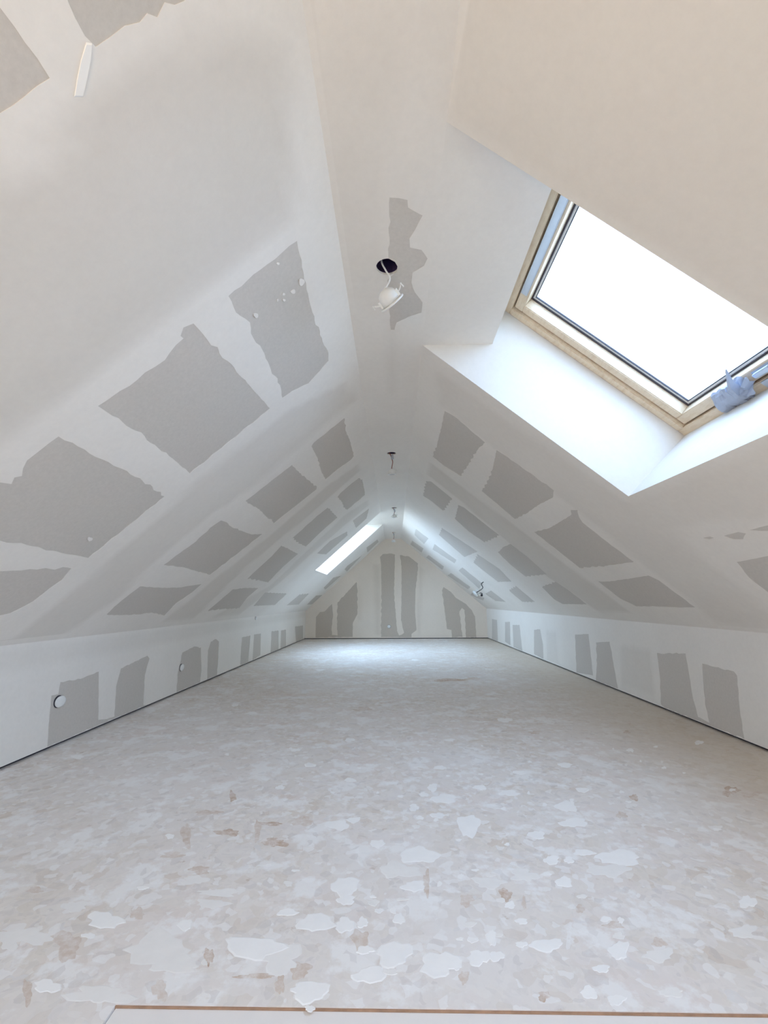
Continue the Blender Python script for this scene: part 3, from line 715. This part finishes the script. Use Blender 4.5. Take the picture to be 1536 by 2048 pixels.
# ------------------------------------------------------------------ plaster splashes and scuffs on the floor
def R9(x, y): return (768 + x / 2, 1500 + y / 2)
def R8(x, y): return (x / 2, 1500 + y / 2)
big = [(R9(940,430),45,15),(R9(730,225),20,12),(R9(500,172),20,6),(R9(340,300),21,25),(R9(140,420),36,18),(R9(670,440),16,9),(R9(720,528),18,10),(R9(1455,608),17,13),(R9(60,675),11,12),
 (R9(225,855),40,27),(R9(40,815),36,26),(R9(650,780),32,14),(R9(940,800),20,19),(R9(870,875),16,9),(R9(430,750),10,17),(R9(820,970),16,14),(R9(930,1000),17,12),(R9(120,545),24,11),(R9(215,262),14,6),
 (R9(240,195),28,9),(R9(550,685),13,6),(R9(610,340),16,9),(R9(800,410),22,6),(R9(740,440),10,7),(R9(505,620),11,7),(R9(760,290),26,10),(R9(120,230),10,7),(R9(195,150),10,8),(R9(160,178),9,5),(R9(380,830),24,16),(R9(450,825),16,10),
 (R8(190,945),27,14),(R8(420,680),34,18),(R8(740,700),15,11),(R8(1380,545),28,20),(R8(1385,600),18,10),(R8(1265,690),34,20),(R8(1380,700),20,15),(R8(1240,965),40,22),(R8(1020,790),56,26),(R8(1480,900),32,18),(R8(1460,800),17,9),
 (R8(1150,650),22,7),(R8(1350,300),24,10),(R8(1415,280),13,6),(R8(1510,375),14,9),(R8(680,345),9,5),(R8(570,552),11,4),(R8(1450,690),11,11),(R8(1240,1035),10,7),
 ((1398,1485),9,4),((1010,1440),14,5),((700,1560),12,4),((560,1575),10,4),((620,1530),12,4),((880,1535),12,4),((1130,1530),14,5),((1040,1545),14,4),((470,1410),7,3),((505,1426),9,3),((155,1514),12,4),((640,1340),8,2),
 ((830,1320),8,2),((700,1480),10,4),((900,1480),10,3),((590,1500),10,3),((1165,1580),13,5),((960,1575),13,5),((1260,1500),8,3)]
for i, (p, rx, ry) in enumerate(big):
    splat(S_F, p, rx, ry, M['splat'], 'plaster_splash', floor, i, .0011 + i * .000005, 24, .25)
rs = random.Random(21)
for i in range(110):
    px_, py_ = rs.gauss(930, 300), 1490 + abs(rs.gauss(0, 230))
    if not (120 < px_ < 1480 and py_ < 1985): continue
    k = .35 + (py_ - 1450) / 420
    splat(S_F, (px_, py_), rs.uniform(4, 11) * k, rs.uniform(2.2, 5.5) * k, M['splat' if i % 2 else 'dust'], 'plaster_splash', floor, 1500 + i, .0009 + i * .0000015, 14, .3)
smear = [(R8(640,800),70,34),(R8(880,570),44,7),(R8(780,520),26,9),(R8(850,615),28,10),(R8(300,625),26,11),(R8(100,745),52,16),(R8(40,765),24,16),(R9(1100,820),28,14),(R9(1440,725),26,13),(R8(700,860),50,16),(R8(1120,830),44,30),
 (R9(560,500),26,14),(R9(420,530),30,12),(R9(60,480),40,16),(R9(900,480),40,14),(R8(400,980),60,20),(R9(1150,970),26,9)]
for i, (p, rx, ry) in enumerate(smear):
    splat(S_F, p, rx, ry, M['dust'], 'plaster_smear', floor, 500 + i, .0006 + i * .000015, 24, .35)
scuff = [(R8(930,185),7,10),(R8(830,250),26,5),(R8(745,340),10,24),(R8(1080,295),24,4),(R8(1210,285),22,9),(R8(1030,320),7,20),(R8(1100,370),24,9),(R8(690,420),24,6),(R8(550,655),14,11),(R8(835,825),9,18),(R8(1200,880),22,16),(R8(1120,935),9,22),
 (R8(1020,905),40,5),(R8(1440,760),16,24),(R8(640,960),14,22),(R8(910,330),22,7),(R8(140,560),16,6),(R8(110,965),10,24),(R8(800,480),20,8),(R9(170,530),7,25),(R9(330,600),14,12),(R9(485,580),12,14),(R9(560,610),4,14),(R9(785,635),9,8),(R9(640,985),12,10),
 (R9(1100,770),14,9),(R9(920,700),20,7),(R9(1380,165),14,9),(R9(320,910),9,14),(R9(950,260),10,7),(R9(1000,190),9,6),(R8(270,780),26,28),((726,1418),17,4),((900,1360),34,3),((945,1357),14,2.5),((1258,1445),5,3),((1254,1464),6,3),((1070,1465),13,3),((1500,1588),20,7),((1470,1580),10,5)]
for i, (p, rx, ry) in enumerate(scuff):
    splat(S_F, p, rx, ry, M['worn' if i % 3 == 0 else 'worn_light'], 'bare_chipboard', floor, 900 + i, .0004 + i * .000004, 30, .34)

# ------------------------------------------------------------------ warm fill lamp added out of view behind the camera, turned up at the ceiling
def fill_lamp():
    x, y, z = -1.05, -.75, 1.05
    root = empty('fill_lamp', (x, y, 0)); tag(root, 'added warm fill lamp on a tripod, unseen behind the viewpoint, turned up at the ceiling', 'lamp')
    inv = Matrix.Translation(root.location).inverted()
    def add(nm, bm, mat, sm=False):
        me = from_bm(nm, bm, sm); me.transform(inv); return link(nm, me, mat, root)
    for k in range(3):
        t = k * 2.094 + .5; bm = bmesh.new(); tube(bm, [(x, y, .55), (x + .32 * math.cos(t), y + .32 * math.sin(t), .012)], .011, 8); add('leg', bm, M['alu'])
    bm = bmesh.new(); tube(bm, [(x, y, .45), (x, y, z - .10)], .013, 10); add('pole', bm, M['alu'])
    d = np.array([.58, .38, .72]); d /= np.linalg.norm(d); c = np.array([x, y, z])
    bm = bmesh.new(); lathe(bm, [(.03, -.10), (.07, -.07), (.11, -.01), (.112, .0), (.104, .0), (.06, -.06)], c, d, 20, cap0=True, cap1=True); add('lamp_head', bm, M['alu'], True)
    ld = bpy.data.lights.new('fill_lamp_light', 'AREA'); ld.shape = 'DISK'; ld.size = .18; ld.energy = LAMP_W; ld.color = (1.0, .66, .34)
    lo = bpy.data.objects.new('fill_lamp_light', ld); COL.objects.link(lo); lo.location = tuple(c + d * .004 - root.location)
    lo.rotation_euler = Vector(tuple(-d)).to_track_quat('Z', 'Y').to_euler(); lo.parent = root
LAMP_W = 1.5
fill_lamp()
